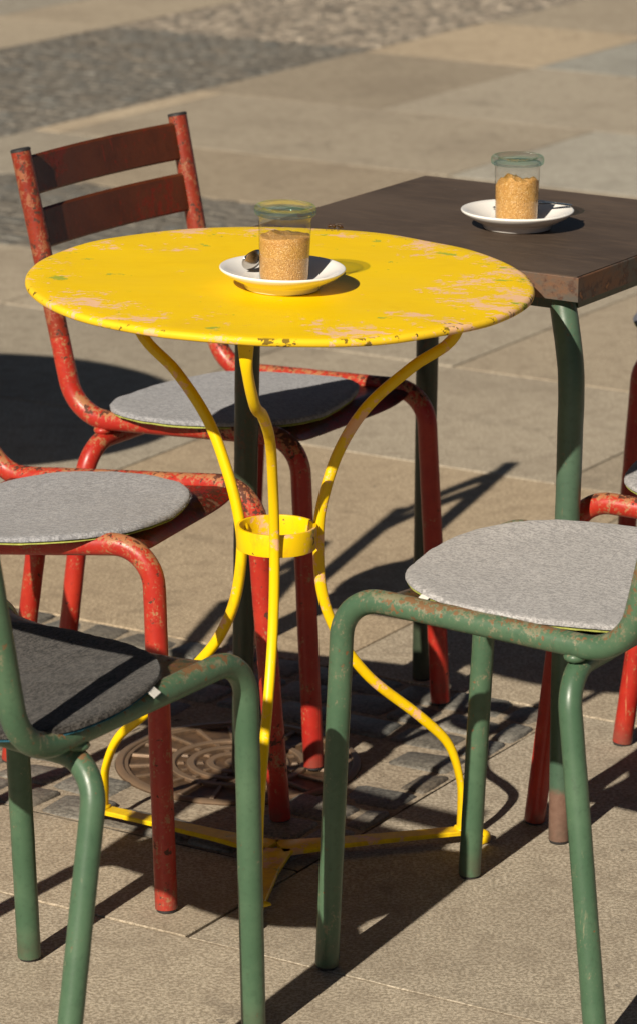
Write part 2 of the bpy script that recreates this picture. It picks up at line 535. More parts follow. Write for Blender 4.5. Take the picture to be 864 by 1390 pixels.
# rows with the offset of one known cross joint and the slab length
rowoff = {5: (-.75, 1.5), 6: (.03, 1.15), 7: (-.36, 1.10), 8: (-1.50, .95), 9: (-1.13, 1.25), 10: (-1.13, .90), 11: (-2.17, 1.3), 12: (-2.85, 1.1), 13: (-2.85, 1.05)}
bm = bmesh.new(); lay = bm.loops.layers.float_color.new('tint')
fixed = {}
for i in range(len(rows) - 1):
    a0, a1 = rows[i], rows[i + 1]
    off, ln = rowoff.get(i, (random.uniform(0, 1), random.uniform(.9, 1.3)))
    b = off - ln * 12
    while b < 12:
        l2 = ln * random.choice((1, 1, .86, 1.12)) if abs(b - off) > ln * .6 else ln
        # keep the known joint where it is
        if b < off < b + l2 + .25: l2 = off - b if off - b > .3 else l2
        t = random.gauss(1.0, .075); w = random.gauss(0, .03)
        if i >= 11: t = random.gauss(1.0, .12); w = random.gauss(.01, .05)
        tint = (t * (1 + w), t, t * (1 - w * 1.3))
        for rc in rects_minus((a0, a1, b, b + l2), (PATCH, BAND2, BAND1)):
            if rc[1] - rc[0] > .02 and rc[3] - rc[2] > .02:
                slab_mesh(bm, lay, *rc, 0.0, tint)
        b += l2
structure(add_obj('stone_paving', bm, M['slab'], smooth=False))

# cobbles ----------------------------------------------------------
MH = Vector((-.058, .380, 0)); MHR = .164
def cobbles(bm, lay, reg, size, tintf, skip=None, jit=.07, ztop=.002, gap=.006, zvar=1.0, lod=True, rowlen=None):
    a0, a1, b0, b1 = reg
    na = max(1, round((a1 - a0) / size)); sa = (a1 - a0) / na
    for i in range(na):
        b = b0 - random.random() * size * .5
        while b < b1 - size * .35:
            L = size * random.uniform(.85, 1.35)
            e = min(b + L, b1)
            ca, cb = a0 + (i + .5) * sa, (max(b, b0) + e) / 2
            c = ab(ca, cb)
            if (skip is None or not skip(c)) and e - max(b, b0) > .03:
                ha, hb = sa * .5 - gap, (e - max(b, b0)) * .5 - gap
                z = ztop + random.uniform(-.0022, .0018) * zvar
                t = tintf(c)
                rot = random.uniform(-.08, .08)
                def ring(k, zz):
                    vs = []
                    for (x, y) in ((-1, -.82), (-.84, -1), (.84, -1), (1, -.82), (1, .82), (.84, 1), (-.84, 1), (-1, .82)):
                        xx = x * ha * k; yy = y * hb * k
                        xr = xx * cos(rot) - yy * sin(rot); yr = xx * sin(rot) + yy * cos(rot)
                        vs.append((ca + xr, cb + yr, zz))
                    return vs
                jt = [random.uniform(1 - jit, 1 + jit * .3) for _ in range(8)]
                tilt = (random.uniform(-.0025, .0025), random.uniform(-.0025, .0025))
                rings = []
                for k, zz in ((1, -.03), (1, z - .007), (.95, z - .0022), (.84, z - .0002)):
                    rv = []
                    for q, (aa, bb, z1) in enumerate(ring(k, zz)):
                        aa = ca + (aa - ca) * jt[q]; bb = cb + (bb - cb) * jt[q]
                        zz2 = z1 + ((aa - ca) / ha * tilt[0] + (bb - cb) / hb * tilt[1] if z1 > -.02 else 0)
                        rv.append(bm.verts.new(ab(aa, bb, zz2)))
                    rings.append(rv)
                fs = []
                for r1, r2 in zip(rings[:-1], rings[1:]):
                    for q in range(8):
                        fs.append(bm.faces.new((r1[q], r1[(q + 1) % 8], r2[(q + 1) % 8], r2[q])))
                ctr = bm.verts.new(ab(ca, cb, z + .0004))
                for q in range(8):
                    fs.append(bm.faces.new((rings[-1][q], rings[-1][(q + 1) % 8], ctr)))
                for f in fs:
                    for lp in f.loops: lp[lay] = (*t, 1)
            b += L
def dark_t(c):
    t = max(.6, random.gauss(.95, .11)); w = random.gauss(0, .03)
    return (t * (1 + w), t, t * (1 - w))
def pale_t(c):
    a = c.dot(U1)
    if 6.15 < a < 8.6:
        t = max(.8, random.gauss(1.75, .3)); return (t * 1.06, t * .97, t * .90)
    return dark_t(c)
bm = bmesh.new(); lay = bm.loops.layers.float_color.new('tint')
cobbles(bm, lay, PATCH, .079, dark_t, skip=lambda c: (c - MH).length < MHR + .036, ztop=.0022, gap=.0036)
cobbles(bm, lay, (BAND2[0], BAND2[1], -5.5, BAND2[3]), .058, dark_t, gap=.003, ztop=.0006, zvar=.5)
cobbles(bm, lay, (2.0, 16, BAND1[2], BAND1[3]), .060, pale_t, gap=.003, ztop=.0006, zvar=.5)
bmesh.ops.recalc_face_normals(bm, faces=bm.faces[:])
structure(add_obj('cobbled_paving', bm, M['cobble'], smooth=True, sharp=radians(60)))

# sand swept into the joints of the cobbles (uneven sheet, a hole for the manhole frame)
bm = bmesh.new(); layz = bm.loops.layers.float_color.new('tint')
def sand_sheet(reg, step, amp, base, hole=False):
    a0, a1, b0, b1 = reg
    na, nb = int((a1 - a0) / step) + 1, int((b1 - b0) / step) + 1
    gr = {}
    for i in range(na + 1):
        for j in range(nb + 1):
            c = ab(a0 + (a1 - a0) * i / na, b0 + (b1 - b0) * j / nb)
            if hole and (c - MH).length < MHR + .022: continue
            z = base + amp * mnoise.noise(c * 9) + amp * .6 * mnoise.noise(c * 31)
            gr[i, j] = bm.verts.new((c.x, c.y, min(z, -.0005)))
    for i in range(na):
        for j in range(nb):
            q = [gr.get(k) for k in ((i, j), (i + 1, j), (i + 1, j + 1), (i, j + 1))]
            if None not in q: bm.faces.new(q)
sand_sheet((PATCH[0] + .001, PATCH[1] - .001, PATCH[2] + .001, PATCH[3] - .001), .012, .0014, -.0013, True)
for rr0, rr1 in ((MHR + .0006, MHR + .034),):
    v0 = []
    for k in range(160):
        an = 2 * pi * k / 160
        row = []
        for q in range(5):
            r = rr0 + (rr1 - rr0) * q / 4
            c = MH + Vector((cos(an), sin(an), 0)) * r
            row.append(bm.verts.new((c.x, c.y, -.0012 + .0007 * mnoise.noise(c * 40) - .0008 * (q == 4))))
        v0.append(row)
    for k in range(160):
        for q in range(4):
            bm.faces.new((v0[k][q], v0[k][q + 1], v0[(k + 1) % 160][q + 1], v0[(k + 1) % 160][q]))
sand_sheet((-.2555, -.2505, -1.2, 1.2), .004, .001, -.0012)
bmesh.ops.recalc_face_normals(bm, faces=bm.faces[:])
for f in bm.faces:
    if f.normal.z < 0: f.normal_flip()
sand_sheet((3.001, 3.739, -5.5, -2.221), .08, .0006, -.0016)
sand_sheet((2.0, 16, -4.429, -3.461), .12, .0006, -.0016)
for f in bm.faces:
    if f.calc_center_median().length > 3: f.material_index = 1
structure(add_obj('joint_sand', bm, [M['sand'], simple('grey_joint_grit', (.15, .135, .11), .95, var=.35, scale=90)]))

# ------------------------------------------------------------------ manhole cover
def mat_iron():
    s = N('rusty_cast_iron'); co = s.coord()
    n1 = s.noise(co, 30, 6, .65); n2 = s.noise(co, 190, 4, .6)
    z = s.sep(s.n('ShaderNodeTexCoord').outputs['Object'])[2]
    c = s.mix(s.ss(n1, .35, .65), (.070, .044, .026), (.15, .088, .046))
    c = s.mix(s.ss(n2, .55, .7, 0, .6), c, (.035, .026, .022))
    c = s.mix(s.math('MULTIPLY', s.ss(z, -.0005, .0012), .6), c, (.26, .18, .115))
    return s.fin(c, .55, s.bump(n2, .3, .001), .35)
M['iron'] = mat_iron()
mh = thing('manhole_cover', 'round rusty cast iron manhole cover with radial ribs set in dark cobbles', 'manhole cover', (MH.x, MH.y, 0))
bm = bmesh.new()
R = MHR
lathe(bm, [(R * .93, -.02), (R * .93, .0015), (R * .94, .003), (R * .985, .003), (R, .001), (R, -.03)], 72)
add_obj('frame_ring', bm, M['iron'], mh, sharp=radians(40))
bm = bmesh.new()
lathe(bm, [(0, .0015), (R * .10, .0015), (R * .115, -.002), (R * .18, -.002), (R * .20, .0012), (R * .25, .0012), (R * .27, -.002),
           (R * .34, -.002), (R * .36, .0012), (R * .41, .0012), (R * .43, -.002), (R * .50, -.002), (R * .515, .0015), (R * .565, .0015), (R * .58, -.0025),
           (R * .885, -.0025), (R * .895, .001), (R * .925, .001), (R * .927, -.02), (0, -.02)], 72)
add_obj('cover_plate', bm, M['iron'], mh, sharp=radians(40))
bm = bmesh.new()
for k in range(20):
    a = 2 * pi * k / 20 + .1
    d = Vector((cos(a), sin(a), 0)); e = Vector((-sin(a), cos(a), 0))
    r0, r1, w = R * .575, R * .89, .0042
    ps = [d * r0 - e * w * .7, d * r1 - e * w, d * r1 + e * w, d * r0 + e * w * .7]
    lo = [bm.verts.new((p.x, p.y, -.0022)) for p in ps]
    ps2 = [d * (r0 + .001) - e * w * .4, d * (r1 - .001) - e * w * .65, d * (r1 - .001) + e * w * .65, d * (r0 + .001) + e * w * .4]
    hi = [bm.verts.new((p.x, p.y, .0013)) for p in ps2]
    bm.faces.new(hi)
    for q in range(4):
        bm.faces.new((lo[q], lo[(q + 1) % 4], hi[(q + 1) % 4], hi[q]))
for ring_r, nn in ((.305, 10), (.465, 16)):
    for k in range(nn):
        a = 2 * pi * k / nn
        d = Vector((cos(a), sin(a), 0)); e = Vector((-sin(a), cos(a), 0)); c = d * R * ring_r
        ps = [c - d * .005 - e * .0035, c + d * .005 - e * .0045, c + d * .005 + e * .0045, c - d * .005 + e * .0035]
        lo = [bm.verts.new((p.x, p.y, -.0019)) for p in ps]
        hi = [bm.verts.new((c.x + (p.x - c.x) * .7, c.y + (p.y - c.y) * .7, .0008)) for p in ps]
        bm.faces.new(hi)
        for q in range(4): bm.faces.new((lo[q], lo[(q + 1) % 4], hi[(q + 1) % 4], hi[q]))
bmesh.ops.recalc_face_normals(bm, faces=bm.faces[:])
add_obj('rib_pattern', bm, M['iron'], mh, smooth=False)

# ------------------------------------------------------------------ chairs
TR = .0136
def make_chair(label, x, y, th, p, colour, seed, a_under, a_rust, group, up=.1, foot_pads=True):
    g = dict(hs=.441, dr=.014, wf=.172, wb=.177, xf=.177, xb=-.179, xt=-.253, wt=.183, zt=.79, xff=.202, wff=.168, xrf=-.188, wrf=.236, rtx=.07, rto=.02)
    g.update(p)
    t = thing('cafe_chair', label, 'chair', (x, y, 0), th, group)
    m = worn('%s_chair_paint' % ('red' if colour is RED else 'green'), colour['paint'], colour['paint2'], colour['under'], colour['rust'], a_under, a_rust, seed, up)
    dk = tuple(v * .32 for v in colour['paint'])
    seatm = worn('seat_pan_paint', dk, tuple(v * 1.5 for v in dk), colour['rust'], (.07, .03, .015), .07, .04, seed + 3, .06)
    if colour is RED:
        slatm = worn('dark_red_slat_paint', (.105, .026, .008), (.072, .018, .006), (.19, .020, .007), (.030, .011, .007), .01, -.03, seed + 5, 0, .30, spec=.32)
    else:
        slatm = m
    postm = m
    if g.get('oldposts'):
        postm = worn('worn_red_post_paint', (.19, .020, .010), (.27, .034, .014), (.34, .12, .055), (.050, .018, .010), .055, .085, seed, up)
    hs, dr = g['hs'], g['dr']
    zf, zr = hs + dr * .3, hs - dr
    def rail_z(xx):
        return zr + (zf - zr) * (xx - g['xb']) / (g['xf'] - g['xb'])
    for s in (-1, 1):
        ff = Vector((g['xff'], s * g['wff'], .0)); fc = Vector((g['xf'], s * g['wf'], zf))
        rc = Vector((g['xb'], s * g['wb'], zr)); pt = Vector((g['xt'], s * g['wt'], g['zt']))
        path = densify(fillet([ff, fc, rc, pt], [.050, .062], 11), .012)
        # split the bent tube where it runs straight: leg, rail, post
        i1 = min(range(len(path)), key=lambda i: (path[i] - (ff + (fc - ff) * .80)).length)
        i2 = min(range(len(path)), key=lambda i: (path[i] - (rc + (pt - rc) * .32)).length)
        ry = lambda q: q
        f0 = .010
        leg = path[:i1 + 1]
        k0 = 0
        while leg[k0 + 1].z < .006: k0 += 1
        leg = [ff + (fc - ff).normalized() * .004] + leg[k0 + 1:]
        lg = tube_obj('front_leg', leg, TR, m, t, (True, False), wob=.0003, up0=(0, 1, 0))
        bmc = bmesh.new(); lathe(bmc, [(0, 0), (TR * .80, 0), (TR * .90, .0015), (TR * .90, .0045), (0, .0045)], 20)
        add_obj('rubber_foot', bmc, M['rubber'], lg, loc=(ff.x, ff.y, 0), sharp=radians(40))
        tube_obj('seat_rail', path[i1:i2 + 1], TR, m, t, (False, False), wob=.0003, up0=(0, 1, 0))
        post = tube_obj('back_post', path[i2:], TR, postm, t, (False, True), wob=.0003, up0=(0, 1, 0))
        d = (pt - rc).normalized()
        bmc = bmesh.new(); lathe(bmc, [(0, -.0018), (TR * 1.02, -.0018), (TR * 1.02, .0012), (TR * .88, .0024), (0, .0020)], 20)
        rot = Vector((0, 0, 1)).rotation_difference(d).to_euler()
        add_obj('post_cap', bmc, M['rubber'], post, loc=pt, rot=rot, sharp=radians(40))
    # rear legs: cross rail bent down at both ends
    xr = g['xb'] + g['rtx']; zc = rail_z(xr) - .0255; wr = g['wb'] + g['rto']
    cl = Vector((xr, wr, zc)); cr = Vector((xr, -wr, zc))
    fl = Vector((g['xrf'], g['wrf'], 0)); fr = Vector((g['xrf'], -g['wrf'], 0))
    path = densify(fillet([fr, cr, cl, fl], [.050, .050], 11), .012)
    i1 = min(range(len(path) // 2), key=lambda i: (path[i] - (cr + (cl - cr) * .24)).length)
    i2 = len(path) - 1 - i1
    tube_obj('cross_rail', path[i1:i2 + 1], TR * .96, m, t, (False, False), up0=(1, 0, 0))
    for ft, pth, top in ((fr, path[:i1 + 1], cr), (fl, path[::-1][:i1 + 1], cl)):
        k0 = 0
        while pth[k0 + 1].z < .006: k0 += 1
        pth = [ft + (top - ft).normalized() * .004] + pth[k0 + 1:]
        lg = tube_obj('rear_leg', pth, TR * .96, m, t, (True, False), wob=.0003, up0=(1, 0, 0))
        bmc = bmesh.new(); lathe(bmc, [(0, 0), (TR * .80, 0), (TR * .90, .0015), (TR * .90, .0045), (0, .0045)], 20)
        add_obj('rubber_foot', bmc, M['rubber'], lg, loc=(ft.x, ft.y, 0), sharp=radians(40))
    # welds where the rails cross
    for s in (-1, 1):
        bmw = bmesh.new()
        wx = g['wb'] + (g['wf'] - g['wb']) * (xr - g['xb']) / (g['xf'] - g['xb'])
        r = bmesh.ops.create_icosphere(bmw, subdivisions=2, radius=.0085)
        for vv in r['verts']:
            vv.co = Vector((vv.co.x * 1.5 + xr, vv.co.y * 1.5 + s * wx, vv.co.z * .8 + rail_z(xr) - .0135))
        add_obj('weld', bmw, m, t)
    # seat pan: thin dished sheet between the rails, rolled down at the front
    bmp = bmesh.new()
    nx, ny = 22, 20
    xs0, xs1 = g['xb'] + .028, g['xf'] + g.get('panf', -.008)
    gr = []
    for lvl in (0, 1):
        G = []
        for i in range(nx + 1):
            f = i / nx; row = []
            for j in range(ny + 1):
                q = j / ny * 2 - 1
                xe = xs1 - .012 * (abs(q) ** 8) - .024 * (1 - q ** 4)
                xx = xs0 + (xe - xs0) * f
                w = g['wb'] + (g['wf'] - g['wb']) * (xx - g['xb']) / (g['xf'] - g['xb']) - .004
                zz = rail_z(xx) + .0015 - .011 * (1 - q * q) * sin(pi * min(1, f * 1.05))
                roll = max(0, (f - .90) / .10)
                zz -= .020 * roll * roll * (1 - abs(q) ** 5)
                row.append(bmp.verts.new((xx, q * w, zz - lvl * .0028)))
            G.append(row)
        gr.append(G)
    for i in range(nx):
        for j in range(ny):
            bmp.faces.new((gr[0][i][j], gr[0][i + 1][j], gr[0][i + 1][j + 1], gr[0][i][j + 1]))
            bmp.faces.new((gr[1][i][j], gr[1][i][j + 1], gr[1][i + 1][j + 1], gr[1][i + 1][j]))
    for i in range(nx):
        for j in (0, ny):
            bmp.faces.new((gr[0][i][j], gr[0][i + 1][j], gr[1][i + 1][j], gr[1][i][j]))
    for j in range(ny):
        for i in (0, nx):
            bmp.faces.new((gr[0][i][j], gr[0][i][j + 1], gr[1][i][j + 1], gr[1][i][j]))
    bmesh.ops.recalc_face_normals(bmp, faces=bmp.faces[:])
    add_obj('seat_pan', bmp, seatm, t, sharp=radians(50))
    # two slats across the back, between the posts
    for (d0, d1) in ((.010, .063), (.082, .136)):
        bms = bmesh.new()
        nn = 14; rings = []
        for k in range(nn + 1):
            q = k / nn * 2 - 1
            bow = -.010 * (1 - q * q)
            ring = []
            for (dd, off) in ((d0, .0), (d0 + .003, -.0028), (d1 - .003, -.0028), (d1, .0), (d1 - .003, .0028), (d0 + .003, .0028)):
                s_ = 1 - dd / (Vector((g['xt'] - g['xb'], 0, g['zt'] - zr)).length)
                bx = g['xb'] + (g['xt'] - g['xb']) * s_; bz = zr + (g['zt'] - zr) * s_
                wy = g['wb'] + (g['wt'] - g['wb']) * s_ - TR * .70
                ring.append(bms.verts.new((bx + off + bow, q * wy, bz)))
            rings.append(ring)
        for r1, r2 in zip(rings[:-1], rings[1:]):
            for q in range(6):
                bms.faces.new((r1[q], r1[(q + 1) % 6], r2[(q + 1) % 6], r2[q]))
        bms.faces.new(rings[0]); bms.faces.new(rings[-1])
        bmesh.ops.recalc_face_normals(bms, faces=bms.faces[:])
        add_obj('back_slat', bms, slatm, t, sharp=radians(30))
    return g, rail_z

GR = 'tubular café chairs round the tables'.replace('é', 'e')
specs = {
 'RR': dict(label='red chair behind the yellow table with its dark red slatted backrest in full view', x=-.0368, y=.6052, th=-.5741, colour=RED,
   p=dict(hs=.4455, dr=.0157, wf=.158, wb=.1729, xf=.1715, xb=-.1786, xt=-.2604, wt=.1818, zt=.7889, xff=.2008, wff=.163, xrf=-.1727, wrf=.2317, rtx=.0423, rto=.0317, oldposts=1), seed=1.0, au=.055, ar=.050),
 'LM': dict(label='worn red chair at the left edge, backrest cut off, nearer than the slatted one', x=-.2549, y=.085, th=-.4041, colour=RED,
   p=dict(hs=.4386, dr=.0272, wf=.1444, wb=.1717, xf=.1801, xb=-.196, xt=-.335, xff=.2069, wff=.1682, xrf=-.2148, wrf=.2305, rtx=.0577, rto=.0154), seed=2.2, au=.075, ar=.070),
 'RG': dict(label='green tubular chair at the right with a light grey pad, facing the yellow table', x=.315, y=-.2765, th=2.597, colour=GREEN,
   p=dict(hs=.4494, dr=.0082, wf=.1698, wb=.173, xf=.1771, xb=-.1762, xff=.1959, wff=.1685, xrf=-.1875, wrf=.2376, rtx=.0625, rto=.0157), seed=3.7, au=.022, ar=.024),
 'BG': dict(label='green tubular chair in the lower left corner carrying the charcoal felt pad', x=-.2751, y=-.5611, th=.8976, colour=GREEN,
   p=dict(hs=.4401, dr=.0138, wf=.1716, wb=.1816, xf=.1791, xb=-.1787, xff=.1987, wff=.1682, xrf=-.1936, wrf=.2336, rtx=.0867, rto=.0236), seed=4.9, au=.012, ar=.03),
 'RR2': dict(label='red chair cut by the right edge, right of the rust-footed table leg', x=.5886, y=.2256, th=2.7229, colour=RED,
   p=dict(hs=.4342, dr=.0131, wf=.1748, wb=.1773, xf=.1653, xb=-.19, xff=.2137, wff=.168, panf=-.055), seed=6.1, au=.065, ar=.04),
}
CH = {}
for k, d in specs.items():
    CH[k] = make_chair(d['label'], d['x'], d['y'], d['th'], d['p'], d['colour'], d['seed'], d['au'], d['ar'], GR)
# the sixth chair stands farther back; its near front leg meets the right edge of the picture
th6 = radians(165)
fx, fy = .178, .172
x6 = .514 - (fx * cos(th6) - fy * sin(th6)); y6 = .925 - (fx * sin(th6) + fy * cos(th6))
CH['RR3'] = make_chair('dark red chair farther back at the right edge, only its shaded front leg showing', x6, y6, th6, dict(hs=.445), RED, 7.3, .02, .03, GR)

# ------------------------------------------------------------------ felt pads
PG = 'felt seat pads on the cafe chairs'
def make_pad(label, ck, off, a, b, ex, rot, felt, lining, seed, tagpos=None, front=.0, lift=.0):
    d = specs.get(ck) or dict(x=x6, y=y6, th=th6)
    gpar, rz = CH[ck]
    zt = gpar['hs'] + lift
    t = thing('seat_pad', label, 'seat pad', (d['x'], d['y'], 0), d['th'], PG)
    rng = random.Random(seed)
    ph = [rng.uniform(0, 6.28) for _ in range(8)]
    n = 120
    def outline(k):
        ang = 2 * pi * k / n
        c, s = cos(ang), sin(ang)
        r = (abs(c / a) ** ex + abs(s / b) ** ex) ** (-1 / ex)
        r *= 1 + .008 * sin(3 * ang + ph[0]) + .005 * sin(5 * ang + ph[1]) + .0022 * sin(13 * ang + ph[2]) + .0016 * sin(29 * ang + ph[3])
        x, y = r * c, r * s
        y *= 1 - front * x / a          # narrower towards the front
        return x * cos(rot) - y * sin(rot) + off[0], x * sin(rot) + y * cos(rot) + off[1]
    def zat(x, y, k):
        e = k ** 4
        z = rz(x) + .0085 + lift + .0022 * sin(x * 19 + ph[4]) * sin(y * 17 + ph[5])
        w = gpar['wb'] + (gpar['wf'] - gpar['wb']) * (x - gpar['xb']) / (gpar['xf'] - gpar['xb'])
        q = min(1.3, abs(y) / w)
        z += -.0035 * (1 - q * q)
        z += .0030 * e * sin(2 * atan2(y, x) + ph[6]) + .0016 * mnoise.noise(Vector((x * 14, y * 14, seed))) + .0009 * mnoise.noise(Vector((x * 38, y * 38, seed)))
        return z
    def sheet(z0, z1, ins):
        bm = bmesh.new()
        ks = [0.0] + [i / 14 for i in range(1, 14)] + [.965, .99, 1.0]
        top = []; bot = []
        for k in ks:
            if k == 0:
                top.append([bm.verts.new((off[0], off[1], zat(off[0], off[1], 0) + z1))]); continue
            row = []
            for q in range(n):
                ox, oy = outline(q)
                x, y = off[0] + (ox - off[0]) * k * ins, off[1] + (oy - off[1]) * k * ins
                dz = {.965: -.0004, .99: -.0014, 1.0: -.0034}.get(k, 0.)
                jit = .0006 * mnoise.noise(Vector((x * 160, y * 160, seed))) if k > .9 else .0003 * mnoise.noise(Vector((x * 90, y * 90, seed)))
                row.append(bm.verts.new((x + jit, y + jit, zat(x, y, k) + z1 + dz + jit)))
            top.append(row)
        for r in (1.0, .985):
            row = []
            for q in range(n):
                ox, oy = outline(q)
                x, y = off[0] + (ox - off[0]) * r * ins, off[1] + (oy - off[1]) * r * ins
                row.append(bm.verts.new((x, y, zat(x, y, 1) + z0)))
            bot.append(row)
        for q in range(n):
            bm.faces.new((top[0][0], top[1][q], top[1][(q + 1) % n]))
        seqs = top[1:] + bot
        for r1, r2 in zip(seqs[:-1], seqs[1:]):
            for q in range(n):
                bm.faces.new((r1[q], r2[q], r2[(q + 1) % n], r1[(q + 1) % n]))
        bm.faces.new(bot[-1])
        bmesh.ops.recalc_face_normals(bm, faces=bm.faces[:])
        return bm
    lin = add_obj('lining', sheet(.0, .0026, .990), lining, t, sharp=radians(60))
    fe = add_obj('felt_top', sheet(.0027, .0092, 1.0), felt, t, sharp=radians(70))
    # loose wool fibres standing off the edge and the surface
    bmf = bmesh.new()
    for _ in range(900):
        q = rng.random() * n
        ox, oy = outline(q)
        k = 1.0 if rng.random() < .75 else sqrt(rng.random())
        x, y = off[0] + (ox - off[0]) * k, off[1] + (oy - off[1]) * k
        z = zat(x, y, k) + (rng.uniform(.003, .0062) if k == 1.0 else .0090)
        an = rng.uniform(0, 6.28) if k < 1 else atan2(oy - off[1], ox - off[0]) + rng.uniform(-1.2, 1.2)
        ln = rng.uniform(.0012, .0035)
        d0 = Vector((cos(an), sin(an), rng.uniform(-.2, .6))).normalized()
        p = Vector((x, y, z)); w = Vector((-d0.y, d0.x, .6)).normalized() * .00013
        m_ = p + d0 * ln * .5 + Vector((0, 0, ln * .12)); e_ = p + d0 * ln
        vs = [bmf.verts.new(c) for c in (p - w, p + w, m_ + w, m_ - w, e_)]
        bmf.faces.new((vs[0], vs[1], vs[2], vs[3])); bmf.faces.new((vs[3], vs[2], vs[4]))
    fz = add_obj('fuzz', bmf, felt, fe)
    if tagpos is not None:
        qi = int(round(tagpos[0] / 360 * n)) % n
        ox, oy = outline(qi); tx, ty = off[0] + (ox - off[0]) * .97, off[1] + (oy - off[1]) * .97; ta = radians(tagpos[1])
        bmt = bmesh.new()
        zt_ = zat(tx, ty, 1) + .0026
        W, Lh = .0075, .015
        rows_ = []
        for i in range(5):
            f = i / 4
            dx = Lh * f - .002; dz = -.0045 * f * f + .001 * sin(f * 5)
            rows_.append([(tx + dx * cos(ta) - w_ * sin(ta), ty + dx * sin(ta) + w_ * cos(ta), zt_ + dz + .0008 * w_ / W * f) for w_ in (-W, W)])
        for h in (.0006, 0):
            pass
        top = [[bmt.verts.new((p[0], p[1], p[2] + .0005)) for p in r] for r in rows_]
        bot = [[bmt.verts.new((p[0], p[1], p[2] - .0002)) for p in r] for r in rows_]
        for i in range(4):
            bmt.faces.new((top[i][0], top[i + 1][0], top[i + 1][1], top[i][1]))
            bmt.faces.new((bot[i][0], bot[i][1], bot[i + 1][1], bot[i + 1][0]))
            for c in (0, 1):
                bmt.faces.new((top[i][c], top[i + 1][c], bot[i + 1][c], bot[i][c]))
        bmt.faces.new((top[4][0], top[4][1], bot[4][1], bot[4][0]))
        bmesh.ops.recalc_face_normals(bmt, faces=bmt.faces[:])
        add_obj('fabric_tag', bmt, M['tag'], t, sharp=radians(40))
    return t

make_pad('grey felt pad with lime underside behind the yellow legs, half shaded by the yellow tabletop', 'RR', (-.014, -.030), .156, .170, 2.5, .1, M['felt_mid'], M['lin_lime'], 5, front=.06)
make_pad('grey felt pad on the worn red chair at the left edge', 'LM', (-.010, -.038), .163, .174, 2.6, -.05, M['felt_mid'], M['lin_lime'], 9, front=.10)
make_pad('sunlit light grey felt pad with a white tag on the right green chair', 'RG', (-.008, -.018), .178, .190, 2.4, .2, M['felt_light'], M['lin_lime'], 14, tagpos=(50, 70), front=.03, lift=-.0005)
make_pad('charcoal felt pad with teal underside and white tag in the lower left', 'BG', (-.044, -.028), .155, .172, 2.35, .0, M['felt_dark'], M['lin_blue'], 21, tagpos=(-72, -75), front=.08)
make_pad('grey felt pad corner peeking in at the right edge on the nearer red chair', 'RR2', (-.018, .0), .162, .176, 2.8, .0, M['felt_light'], M['lin_lime'], 27, front=.06)
make_pad('bluish dark grey felt pad tip at the right edge beside the square table', 'RR3', (.054, .0), .165, .172, 2.4, .0, M['felt_blue'], M['lin_lime'], 33, front=.06, lift=.001)

